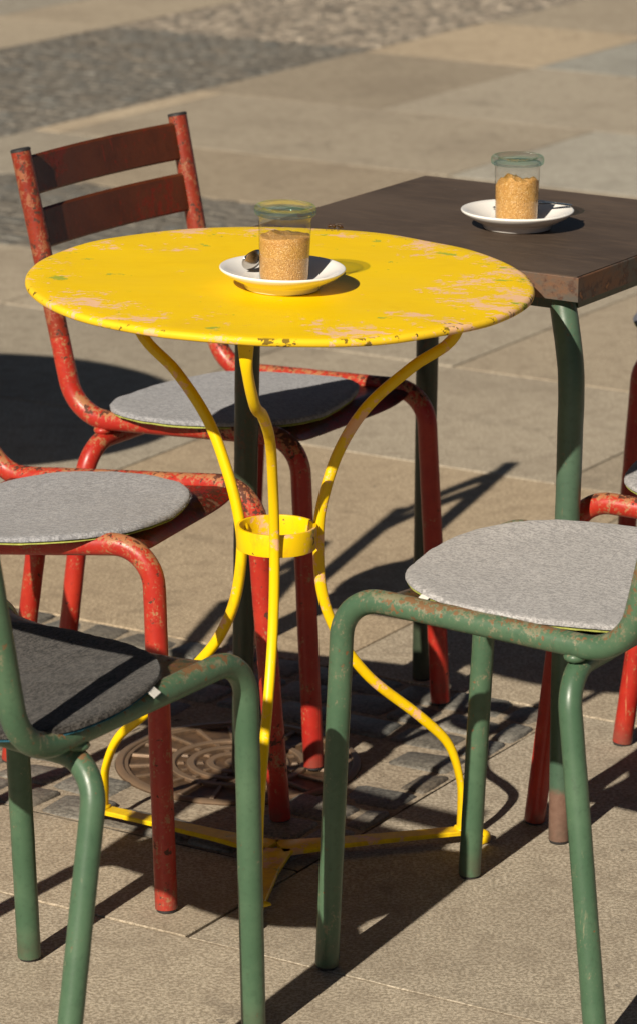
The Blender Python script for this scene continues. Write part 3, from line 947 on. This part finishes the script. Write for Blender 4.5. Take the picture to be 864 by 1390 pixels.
# ------------------------------------------------------------------ yellow bistro table
HT = .7410
TX, TY = .016, -.016            # the old top no longer sits level
def top_z(x, y):
    return HT - .001 + TX * y + TY * x
def bistro_table(label, loc, scale, seed, rz=0.0, mats=None, group=None):
    mt, my = mats or (M['yellow_top'], M['yellow'])
    t = thing('bistro_table', label, 'table', loc, rz, group)
    bm = bmesh.new()
    RR_ = .300
    prof = [(0, 0)] + [(RR_ * k / 12, 0) for k in range(1, 12)] + [(RR_ - .006, 0), (RR_ - .0025, -.0008), (RR_ - .0004, -.0028), (RR_, -.0050), (RR_ - .0006, -.0080), (RR_ - .0025, -.0095),
            (RR_ - .006, -.0092), (RR_ - .008, -.0060), (RR_ - .010, -.0035), (0, -.0035)]
    lathe(bm, prof, 160)
    for v_ in bm.verts:
        a = atan2(v_.co.y, v_.co.x); r = Vector((v_.co.x, v_.co.y)).length
        w = .0012 * mnoise.noise(Vector((cos(a) * 3, sin(a) * 3, seed))) * (r / RR_) ** 2
        w += .0009 * mnoise.noise(Vector((v_.co.x * 9, v_.co.y * 9, seed)))
        v_.co.z += w
        dr_ = 1 + .0016 * mnoise.noise(Vector((cos(a) * 7, sin(a) * 7, seed + 4))) * (r / RR_) ** 6
        v_.co.x *= scale * dr_; v_.co.y *= scale * dr_
        v_.co.z += top_z(v_.co.x, v_.co.y)
    add_obj('tabletop', bm, mt, t)
    # ring that ties the legs at the waist
    bm = bmesh.new()
    lathe(bm, [(.0445, .4105), (.0480, .4105), (.0484, .412), (.0484, .4365), (.0480, .438), (.0448, .438), (.0443, .4365), (.0443, .412)], 64, close=True)
    add_obj('ring', bm, my, t, sharp=radians(50), loc=(-.003, 0, 0))
    legs = [(18.7, [(.236, .7255), (.222, .6755 - .018), (.168, .622), (.112, .578), (.076, .526), (.056, .468), (.0500, .424), (.054, .353), (.075, .294), (.117, .234), (.184, .176), (.222, .136), (.238, .088), (.240, .050), (.2395, .016)]),
            (147, [(.232, .7285), (.205, .652), (.150, .607), (.104, .554), (.076, .495), (.060, .445), (.0540, .400), (.063, .337), (.085, .286), (.118, .243), (.195, .165), (.241, .122), (.262, .078), (.2645, .045), (.2650, .016)]),
            (265, [(.262, .724), (.253, .690), (.222, .640), (.168, .614), (.110, .570), (.076, .510), (.058, .455), (.0520, .412), (.056, .345), (.070, .290), (.096, .240), (.140, .180), (.168, .136), (.182, .088), (.185, .050), (.186, .016)])]
    for az, pr in legs:
        a = radians(az); d = Vector((cos(a), sin(a), 0)); e = Vector((-sin(a), cos(a), 0))
        bend = 0.
        pth = [d * r + Vector((0, 0, z)) + Vector(((-.012 * sm(.58, .70, z) - .006 * sm(.40, .10, z)) if az > 200 else 0, 0, 0)) for r, z in pr]
        # the top end is flattened under the tabletop
        p0 = pth[0]; p0z = top_z(p0.x, p0.y) - .0075
        pth[0] = Vector((p0.x, p0.y, p0z))
        pth = catmull(pth, 7)
        def prof(s):
            k = sm(.80, .97, s); k0 = sm(.06, .0, s)
            wr = .0066 * (1 - .45 * k) * (1 - .55 * k0)  # radial
            wt = .0063 * (1 + .10 * k) * (1 + .5 * k0)   # tangential
            out = []
            for q in range(16):
                an = 2 * pi * q / 16
                c_, s_ = cos(an), sin(an)
                out.append((math.copysign(abs(c_) ** .8, c_) * wt, math.copysign(abs(s_) ** .8, s_) * wr))
            return out
        bm = bmesh.new()
        sweep(bm, pth, 1, profile=prof, up0=e)
        bmesh.ops.recalc_face_normals(bm, faces=bm.faces[:])
        lg = add_obj('leg', bm, my, t, sharp=radians(60))
        # bead of weld where the leg meets the ring and where it stands on its bar, a rivet on the ring
        rz_ = .0488
        for (r_, z_, sx_, sz_) in ((rz_, .4250, 1.5, 2.2), (pr[-1][0] - .002, .0225, 2.4, .8)):
            bmw = bmesh.new()
            q_ = bmesh.ops.create_icosphere(bmw, subdivisions=3, radius=.0045)
            for vv in q_['verts']:
                k_ = 1 + .22 * mnoise.noise(vv.co * 420 + Vector((az, 0, 0)))
                c_ = vv.co * k_
                vv.co = d * (r_ + c_.x * .9) + e * (c_.y * sx_) + Vector((0, 0, z_ + c_.z * sz_))
            add_obj('weld_bead', bmw, my, lg)
    # three flat bars meeting in a plate, turned down to the ground at the ends
    C0 = Vector((-.004, .012, 0))
    for az, rend in ((18.7, .270), (147, .288), (262.5, .208)):
        a = radians(az); d = Vector((cos(a), sin(a), 0)); e = Vector((-sin(a), cos(a), 0))
        end = d * rend
        dl = (end - C0); L = dl.length; dn = dl.normalized(); e = Vector((-dn.y, dn.x, 0))
        bm = bmesh.new(); rings = []
        st = [(.006, .027, .0), (.03, .0235, 0), (.08, .0170, .0), (.15, .0140, .0), (L - .045, .0125, .0), (L - .022, .0125, .0), (L - .010, .0125, -.003), (L - .003, .0120, -.009), (L, .0115, -.015)]
        for (s, w, dz) in st:
            z1 = .0185 + dz; th_ = .0055
            c = C0 + dn * s
            ring = []
            for (oy, oz) in ((-w, -th_ * .5), (-w, th_ * .25), (-w * .90, th_ * .5), (w * .90, th_ * .5), (w, th_ * .25), (w, -th_ * .5)):
                nx_ = dn * (-th_ * .6 * (dz / -.015) * (1 if oz < 0 else -1)) if dz else Vector((0, 0, 0))
                ring.append(bm.verts.new(c + e * (oy * .85) + Vector((0, 0, z1 + oz)) + nx_))
            rings.append(ring)
        for r1, r2 in zip(rings[:-1], rings[1:]):
            for q in range(6): bm.faces.new((r1[q], r1[(q + 1) % 6], r2[(q + 1) % 6], r2[q]))
        bm.faces.new(rings[0]); bm.faces.new(rings[-1])
        bmesh.ops.recalc_face_normals(bm, faces=bm.faces[:])
        b_ = add_obj('base_bar', bm, my, t, sharp=radians(35))
        bm = bmesh.new()
        lathe(bm, [(0, 0), (.007, 0), (.0105, .003), (.0115, .008), (.0095, .0135), (.004, .0165), (0, .017)], 20)
        add_obj('ball_foot', bm, my, b_, loc=(end.x, end.y, 0))
    return t
yt = bistro_table('round yellow bistro table with chipped paint and three curved legs', (0, 0, 0), 1.0, 3.3)

# ------------------------------------------------------------------ square brown table
BX, BY, BT, BH, BS = .2741, .4164, -.5501, .7290, .2509
bt = thing('square_table', 'square dark brown table with rusty edge and worn green steel legs', 'table', (BX, BY, 0), BT)
bm = bmesh.new()
box(bm, -BS + .0025, BS - .0025, -BS + .0025, BS - .0025, BH - .026, BH)
bmesh.ops.bevel(bm, geom=[e for e in bm.edges if all(abs(v_.co.z - BH) < 1e-6 for v_ in e.verts)], offset=.0012, segments=2, affect='EDGES')
add_obj('tabletop', bm, M['brown_top'], bt, sharp=radians(30))
bm = bmesh.new()
# thin steel strip round the edge, four sides mitred in one loop
def loop(h, z): return [bm.verts.new((x * h, y * h, z)) for x, y in ((-1, -1), (1, -1), (1, 1), (-1, 1))]
l0 = loop(BS - .0024, BH - .0305); l1 = loop(BS, BH - .0305); l2 = loop(BS, BH - .0015); l3 = loop(BS - .0006, BH - .0006); l4 = loop(BS - .0024, BH - .0006)
seq = [l0, l1, l2, l3, l4, l0]
for r1, r2 in zip(seq[:-1], seq[1:]):
    for q in range(4): bm.faces.new((r1[q], r1[(q + 1) % 4], r2[(q + 1) % 4], r2[q]))
bmesh.ops.recalc_face_normals(bm, faces=bm.faces[:])
add_obj('edge_band', bm, M['edge'], bt, smooth=False)
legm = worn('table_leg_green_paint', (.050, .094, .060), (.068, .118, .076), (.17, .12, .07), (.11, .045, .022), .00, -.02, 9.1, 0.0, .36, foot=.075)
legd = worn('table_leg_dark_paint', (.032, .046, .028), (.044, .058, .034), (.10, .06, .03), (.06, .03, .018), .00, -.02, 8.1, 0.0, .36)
FL = .2371
for sx, sy in ((-1, -1), (1, -1), (-1, 1), (1, 1)):
    ft = Vector((sx * FL, sy * FL, 0)); tp = Vector((sx * (FL - .006), sy * (FL - .006), BH - .026))
    if (sx, sy) == (1, -1):
        pth = [ft, ft.lerp(tp, .25), ft.lerp(tp, .55) + Vector((.003, -.003, 0)), ft.lerp(tp, .75) + Vector((.0055, -.0045, 0)), ft.lerp(tp, .87) + Vector((.003, -.002, 0)), tp + Vector((-.022, .016, 0))]
    else:
        pth = [ft, ft.lerp(tp, .25), ft.lerp(tp, .55), ft.lerp(tp, .8), tp]
    pth = catmull([Vector((p.x, p.y, p.z + .004 * (1 - p.z / .7))) for p in pth], 8)
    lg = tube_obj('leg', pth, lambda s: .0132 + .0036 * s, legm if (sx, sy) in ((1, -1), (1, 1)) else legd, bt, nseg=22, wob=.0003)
    bmc = bmesh.new(); lathe(bmc, [(0, 0), (.0115, 0), (.0125, .0015), (.0125, .006), (0, .006)], 20)
    add_obj('rubber_foot', bmc, M['rubber'], lg, loc=(ft.x, ft.y, 0), sharp=radians(40))
# frame under the top that holds the legs
for k in range(4):
    an = k * pi / 2
    c_, s_ = cos(an), sin(an)
    bm = bmesh.new()
    box(bm, -FL + .022, FL - .022, FL - .016, FL - .004, BH - .046, BH - .0265)
    for v_ in bm.verts:
        v_.co = Vector((v_.co.x * c_ - v_.co.y * s_, v_.co.x * s_ + v_.co.y * c_, v_.co.z))
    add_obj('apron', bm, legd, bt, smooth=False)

# ------------------------------------------------------------------ saucers, jars, sugar, spoons
def saucer(label, x, y, z, r, tilt=(0, 0)):
    bm = bmesh.new()
    k = r / .074
    pr = [(0, .0045), (.022, .0045), (.027, .0050), (.036, .0068), (.052, .0118), (.066, .0182), (.0725, .0222), (.0738, .0236), (.0734, .0246), (.0715, .0246), (.065, .0222), (.052, .0158), (.040, .0112),
          (.031, .0086), (.028, .0078), (.0265, .0074), (.024, .0072), (0, .0072)]
    bot = [(0, .0030), (.0400, .0030), (.0405, .0002), (.0432, .0), (.0446, .0012), (.0462, .0058), (.056, .0108), (.067, .0168), (.0732, .0218), (.0742, .0236), (.0735, .0249), (.0722, .0250), (.066, .0224), (.052, .0156), (.041, .0112),
           (.033, .0088), (.0305, .0092), (.0285, .0080), (.020, .0076), (0, .0076)]
    lathe(bm, [(a * k, b * k) for a, b in bot], 96)
    o = add_obj('saucer', bm, M['porcelain'], loc=(x, y, z), rot=(tilt[0], tilt[1], 0), sharp=radians(70))
    return tag(o, label, 'saucer', 'white saucers under the sugar jars')
def jar(label, x, y, z, k, tilt, fill, slabel, seed, heap):
    t = thing('sugar_jar', label, 'jar', (x, y, z), 0, 'glass sugar jars on saucers')
    t.rotation_euler = (tilt[0], tilt[1], 0)
    bm = bmesh.new()
    H = .0785 * k; Rb = .0283 * k; Rt = .0300 * k
    lathe(bm, [(0, .0032), (Rb * .80, .0028), (Rb * .93, .0002), (Rb * .985, .0008), (Rb, .003), (Rb + (Rt - Rb) * .5, H * .5), (Rt, H * .88), (Rt - .0004, H * .93), (Rt + .0012, H * .965), (Rt + .0012, H), (Rt - .0004, H + .0008), (Rt - .0016, H), (Rt - .0022, H * .93)], 72)
    add_obj('glass_body', bm, M['jar_glass'], t)
    bm = bmesh.new()
    Rl = .0352 * k
    lathe(bm, [(0, H + .0016), (Rt - .004, H + .0016), (Rt + .0005, H + .0014), (Rl - .0026, H - .0012), (Rl - .0008, H - .0006), (Rl, H + .0018), (Rl + .0003, H + .0045), (Rl - .0004, H + .0075), (Rl - .0024, H + .0096), (Rl - .0050, H + .0100), (Rl - .0070, H + .0088), (Rl - .0086, H + .0062),
               (Rl - .0115, H + .0050), (Rl - .016, H + .0052), (0, H + .0050)], 72)
    add_obj('lid', bm, M['lid_glass'], t)
    # the sugar
    bm = bmesh.new()
    n = 56; Rs = Rb - .0006; zt = H * fill
    def surf(r, a):
        p = Vector((r * cos(a) * 60, r * sin(a) * 60, seed))
        return zt + heap * (.0055 * mnoise.noise(p) + .0022 * mnoise.noise(p * 2.7)) * 1.6 + heap * .0016 * cos(a + 1.0)
    prof_r = [(0, .0036), (Rs * .78, .0036), (Rs * .92, .0022), (Rs * .975, .0038)]
    rings = []
    for r, zz in prof_r:
        rings.append([bm.verts.new((r * cos(2 * pi * q / n), r * sin(2 * pi * q / n), zz)) for q in range(n)] if r else [bm.verts.new((0, 0, zz))])
    for h in range(1, 13):
        f = h / 12
        row = []
        for q in range(n):
            a = 2 * pi * q / n
            ztop = surf(Rs, a) - .001
            zz = .005 + (ztop - .005) * f
            rr = Rb + (Rt - Rb) * zz / H - .0006
            rr *= 1 - .012 * heap * max(0, mnoise.noise(Vector((cos(a) * 3, sin(a) * 3, zz * 110 + seed))))
            row.append(bm.verts.new((rr * cos(a), rr * sin(a), zz)))
        rings.append(row)
    for rr_ in (.94, .8, .62, .42, .2):
        row = []
        for q in range(n):
            a = 2 * pi * q / n
            row.append(bm.verts.new((Rt * .985 * rr_ * cos(a), Rt * .985 * rr_ * sin(a), surf(Rs * rr_, a))))
        rings.append(row)
    rings.append([bm.verts.new((0, 0, surf(0, 0)))])
    for a_, b_ in zip(rings[:-1], rings[1:]):
        for q in range(n):
            q2 = (q + 1) % n
            if len(a_) == 1: bm.faces.new((a_[0], b_[q2], b_[q]))
            elif len(b_) == 1: bm.faces.new((a_[q], a_[q2], b_[0]))
            else: bm.faces.new((a_[q], a_[q2], b_[q2], b_[q]))
    bmesh.ops.recalc_face_normals(bm, faces=bm.faces[:])
    o = add_obj('brown_sugar', bm, M['sugar'], loc=(x, y, z), rot=(tilt[0], tilt[1], 0))
    tag(o, slabel, 'sugar', 'brown sugar in the jars')
    return t
def spoon(label, loc, rz, rx, ry, L=.115, k=1.0):
    t = thing('teaspoon', label, 'spoon', loc, rz, 'teaspoons on the saucers')
    t.rotation_euler = (rx, ry, rz)
    # bowl: spoon hollow, an oval shell
    bm = bmesh.new()
    n, mr = 32, 8
    for lvl in (0, 1):
        pass
    def layer(dz, sc):
        rows_ = []
        for i in range(mr + 1):
            f = i / mr
            if i == 0: rows_.append([bm.verts.new((0, 0, -.0062 * k + dz))]); continue
            row = []
            for q in range(n):
                a = 2 * pi * q / n
                c, s_ = cos(a), sin(a)
                rx_ = .0205 * k * sc; ry_ = .0135 * k * sc * (1 - .16 * c)
                row.append(bm.verts.new((f * c * rx_, f * s_ * ry_, -.0062 * k * (1 - f * f) + dz)))
            rows_.append(row)
        return rows_
    a_ = layer(0, 1.0); b_ = layer(-.0009, 1.0)
    for rows_ in (a_, b_):
        for i in range(mr):
            for q in range(n):
                q2 = (q + 1) % n
                if i == 0: bm.faces.new((rows_[0][0], rows_[1][q], rows_[1][q2]))
                else: bm.faces.new((rows_[i][q], rows_[i + 1][q], rows_[i + 1][q2], rows_[i][q2]))
    for q in range(n):
        bm.faces.new((a_[-1][q], a_[-1][(q + 1) % n], b_[-1][(q + 1) % n], b_[-1][q]))
    bmesh.ops.recalc_face_normals(bm, faces=bm.faces[:])
    add_obj('bowl', bm, M['steel'], t, sharp=radians(70))
    bm = bmesh.new()
    rings = []
    for i in range(21):
        f = i / 20
        x = -.0195 * k - f * L * .78
        w = .0022 + .0028 * sm(.35, 1, f) - .0012 * sm(.95, 1, f) + .0016 * sm(.08, 0, f)
        z = .004 * sin(f * pi) * 1.0 - .0005
        h = .0009
        rings.append([bm.verts.new((x, yy, z + zz)) for yy, zz in ((-w, 0), (-w * .7, h), (w * .7, h), (w, 0), (w * .7, -h), (-w * .7, -h))])
    for r1, r2 in zip(rings[:-1], rings[1:]):
        for q in range(6): bm.faces.new((r1[q], r1[(q + 1) % 6], r2[(q + 1) % 6], r2[q]))
    bm.faces.new(rings[0]); bm.faces.new(rings[-1])
    bmesh.ops.recalc_face_normals(bm, faces=bm.faces[:])
    add_obj('handle', bm, M['steel'], t, sharp=radians(60))
    return t

tlt = (atan2(TX, 1), atan2(-TY, 1))
s1 = (.003, -.049); z1 = top_z(*s1) + .0006
saucer('white saucer on the yellow table', s1[0], s1[1], z1, .0735, tlt)
jar('clear glass sugar jar with glass lid on the yellow table', s1[0] + .002, s1[1] + .002, z1 + .0080, 1.02, tlt, .675, 'level brown sugar in the jar on the yellow table', 1.7, .35)
spoon('teaspoon leaning behind the jar on the yellow table, its bowl in shade at the left', (-.0325, -.027, z1 + .0285), radians(238), radians(68), radians(-9), .055, 1.0)
s2 = (.299, .381); z2 = BH + .0004
saucer('white saucer on the square brown table', s2[0], s2[1], z2, .0725)
jar('clear glass sugar jar with green glass lid on the brown table', s2[0] - .001, s2[1] + .002, z2 + .0080, .965, (0, 0), .70, 'clumpy golden brown sugar in the jar on the brown table', 8.2, 1.3)
spoon('teaspoon behind the jar on the brown table, handle over the right saucer rim', (.287, .418, z2 + .0205), radians(180 - 16), radians(0), radians(4.5), .088, .9)

# ------------------------------------------------------------------ wasp on the far rim of the yellow table
wx, wy = .0640, .2850
wp = thing('wasp', 'small brown wasp on the far rim of the yellow table', 'insect', (wx, wy, top_z(wx, wy)), radians(165))
wp.scale = (1.45, 1.45, 1.45)
waspm = simple('wasp_chitin', (.045, .018, .006), .4, var=.5, scale=900)
bm = bmesh.new()
sweep(bm, [Vector(p) for p in ((-.0085, 0, .0020), (-.0075, 0, .0026), (-.0055, 0, .0034), (-.0030, 0, .0038), (-.0012, 0, .0036), (-.0006, 0, .0035), (.0002, 0, .0036), (.0020, 0, .0040), (.0034, 0, .0036), (.0038, 0, .0034), (.0044, 0, .0035), (.0054, 0, .0033), (.0060, 0, .0030))],
      lambda s: [.0003, .0009, .0017, .0018, .0010, .0004, .0010, .0018, .0013, .0006, .0012, .0012, .0004][min(12, int(round(s * 12)))], 10)
bmesh.ops.recalc_face_normals(bm, faces=bm.faces[:])
add_obj('body', bm, waspm, wp)
for s in (-1, 1):
    bm = bmesh.new()
    vs = [bm.verts.new((.0015 - f * .0085, s * (.0012 + .0034 * f + w * .0013 * sin(pi * min(1, f + .1))), .0046 + .0008 * f)) for f, w in ((0, 0), (.3, 1), (.7, 1.2), (1, .4), (.8, -.8), (.4, -.8))]
    f_ = bm.faces.new(vs)
    ex = bmesh.ops.extrude_face_region(bm, geom=[f_])
    for v_ in [q for q in ex['geom'] if isinstance(q, bmesh.types.BMVert)]: v_.co.z += .0001
    bmesh.ops.recalc_face_normals(bm, faces=bm.faces[:])
    add_obj('wing', bm, simple('wasp_wing', (.16, .10, .05), .3, var=.2), wp, smooth=False)
    for k in range(3):
        a = (-.0010, .0010, .0026)[k]; b = (-.0045, .0010, .0060)[k]
        tube_obj('leg', [Vector((a, s * .0012, .0034)), Vector(((a + b) / 2, s * .0036, .0046)), Vector((b, s * .0050, .0002))], .00025, waspm, wp, nseg=6)

# ------------------------------------------------------------------ second round table, added unseen left of the frame to cast a shadow
bistro_table('larger round table added out of view at the left to cast a shadow behind the red chairs', (-1.13, 1.36, 0), 1.5, 7.7, radians(40))

# ------------------------------------------------------------------ light
AZ, EL = radians(63), radians(33.5)      # the light travels towards +x +y
sd = Vector((cos(AZ) * cos(EL), sin(AZ) * cos(EL), -sin(EL)))
sun = bpy.data.lights.new('sun', 'SUN')
sun.energy = 5.0; sun.angle = radians(.53); sun.color = (1.0, .90, .76)
so = bpy.data.objects.new('sun', sun); COL.objects.link(so)
so.rotation_euler = sd.to_track_quat('-Z', 'Y').to_euler()
so.location = (-3, -6, 6)
w = bpy.data.worlds.new('World'); scene.world = w; w.use_nodes = True
nt = w.node_tree
sky = nt.nodes.new('ShaderNodeTexSky'); sky.sky_type = 'NISHITA'; sky.sun_disc = False
sky.sun_elevation = EL
sky.sun_rotation = atan2(-sd.x, -sd.y)
sky.air_density = .38; sky.dust_density = .2; sky.ozone_density = .0
bg = nt.nodes['Background']; bg.inputs[1].default_value = .05
wb_ = nt.nodes.new('ShaderNodeMix'); wb_.data_type = 'RGBA'; wb_.blend_type = 'MULTIPLY'; wb_.inputs[0].default_value = 1.0
wb_.inputs[7].default_value = (1.0, .84, .66, 1)       # the photograph is balanced warm, so is its sky light
nt.links.new(sky.outputs[0], wb_.inputs[6]); nt.links.new(wb_.outputs[2], bg.inputs[0])

# ------------------------------------------------------------------ camera
cam = bpy.data.cameras.new('camera'); co = bpy.data.objects.new('camera', cam); COL.objects.link(co)
co.location = (.04709, -4.14294, 1.60646)
co.matrix_world = Matrix.Translation(co.location) @ Matrix.Rotation(pi / 2 - .271204, 4, 'X') @ Matrix.Rotation(.0069075, 4, 'Z')
cam.sensor_fit = 'VERTICAL'; cam.sensor_height = 36; cam.sensor_width = 36
cam.lens = 4854.37 / 1390 * 36
cam.clip_start = .1; cam.clip_end = 3000
cam.dof.use_dof = True; cam.dof.focus_distance = 4.15; cam.dof.aperture_fstop = 10.0; cam.dof.aperture_blades = 9
scene.camera = co

# ------------------------------------------------------------------ render settings
scene.render.engine = 'CYCLES'
scene.cycles.use_denoising = True
scene.cycles.max_bounces = 10; scene.cycles.transparent_max_bounces = 24; scene.cycles.transmission_bounces = 10
scene.cycles.caustics_refractive = False; scene.cycles.caustics_reflective = False
scene.view_settings.view_transform = 'Standard'; scene.view_settings.look = 'None'
scene.view_settings.exposure = 0.40; scene.view_settings.gamma = 1.0
scene.view_settings.use_curve_mapping = False
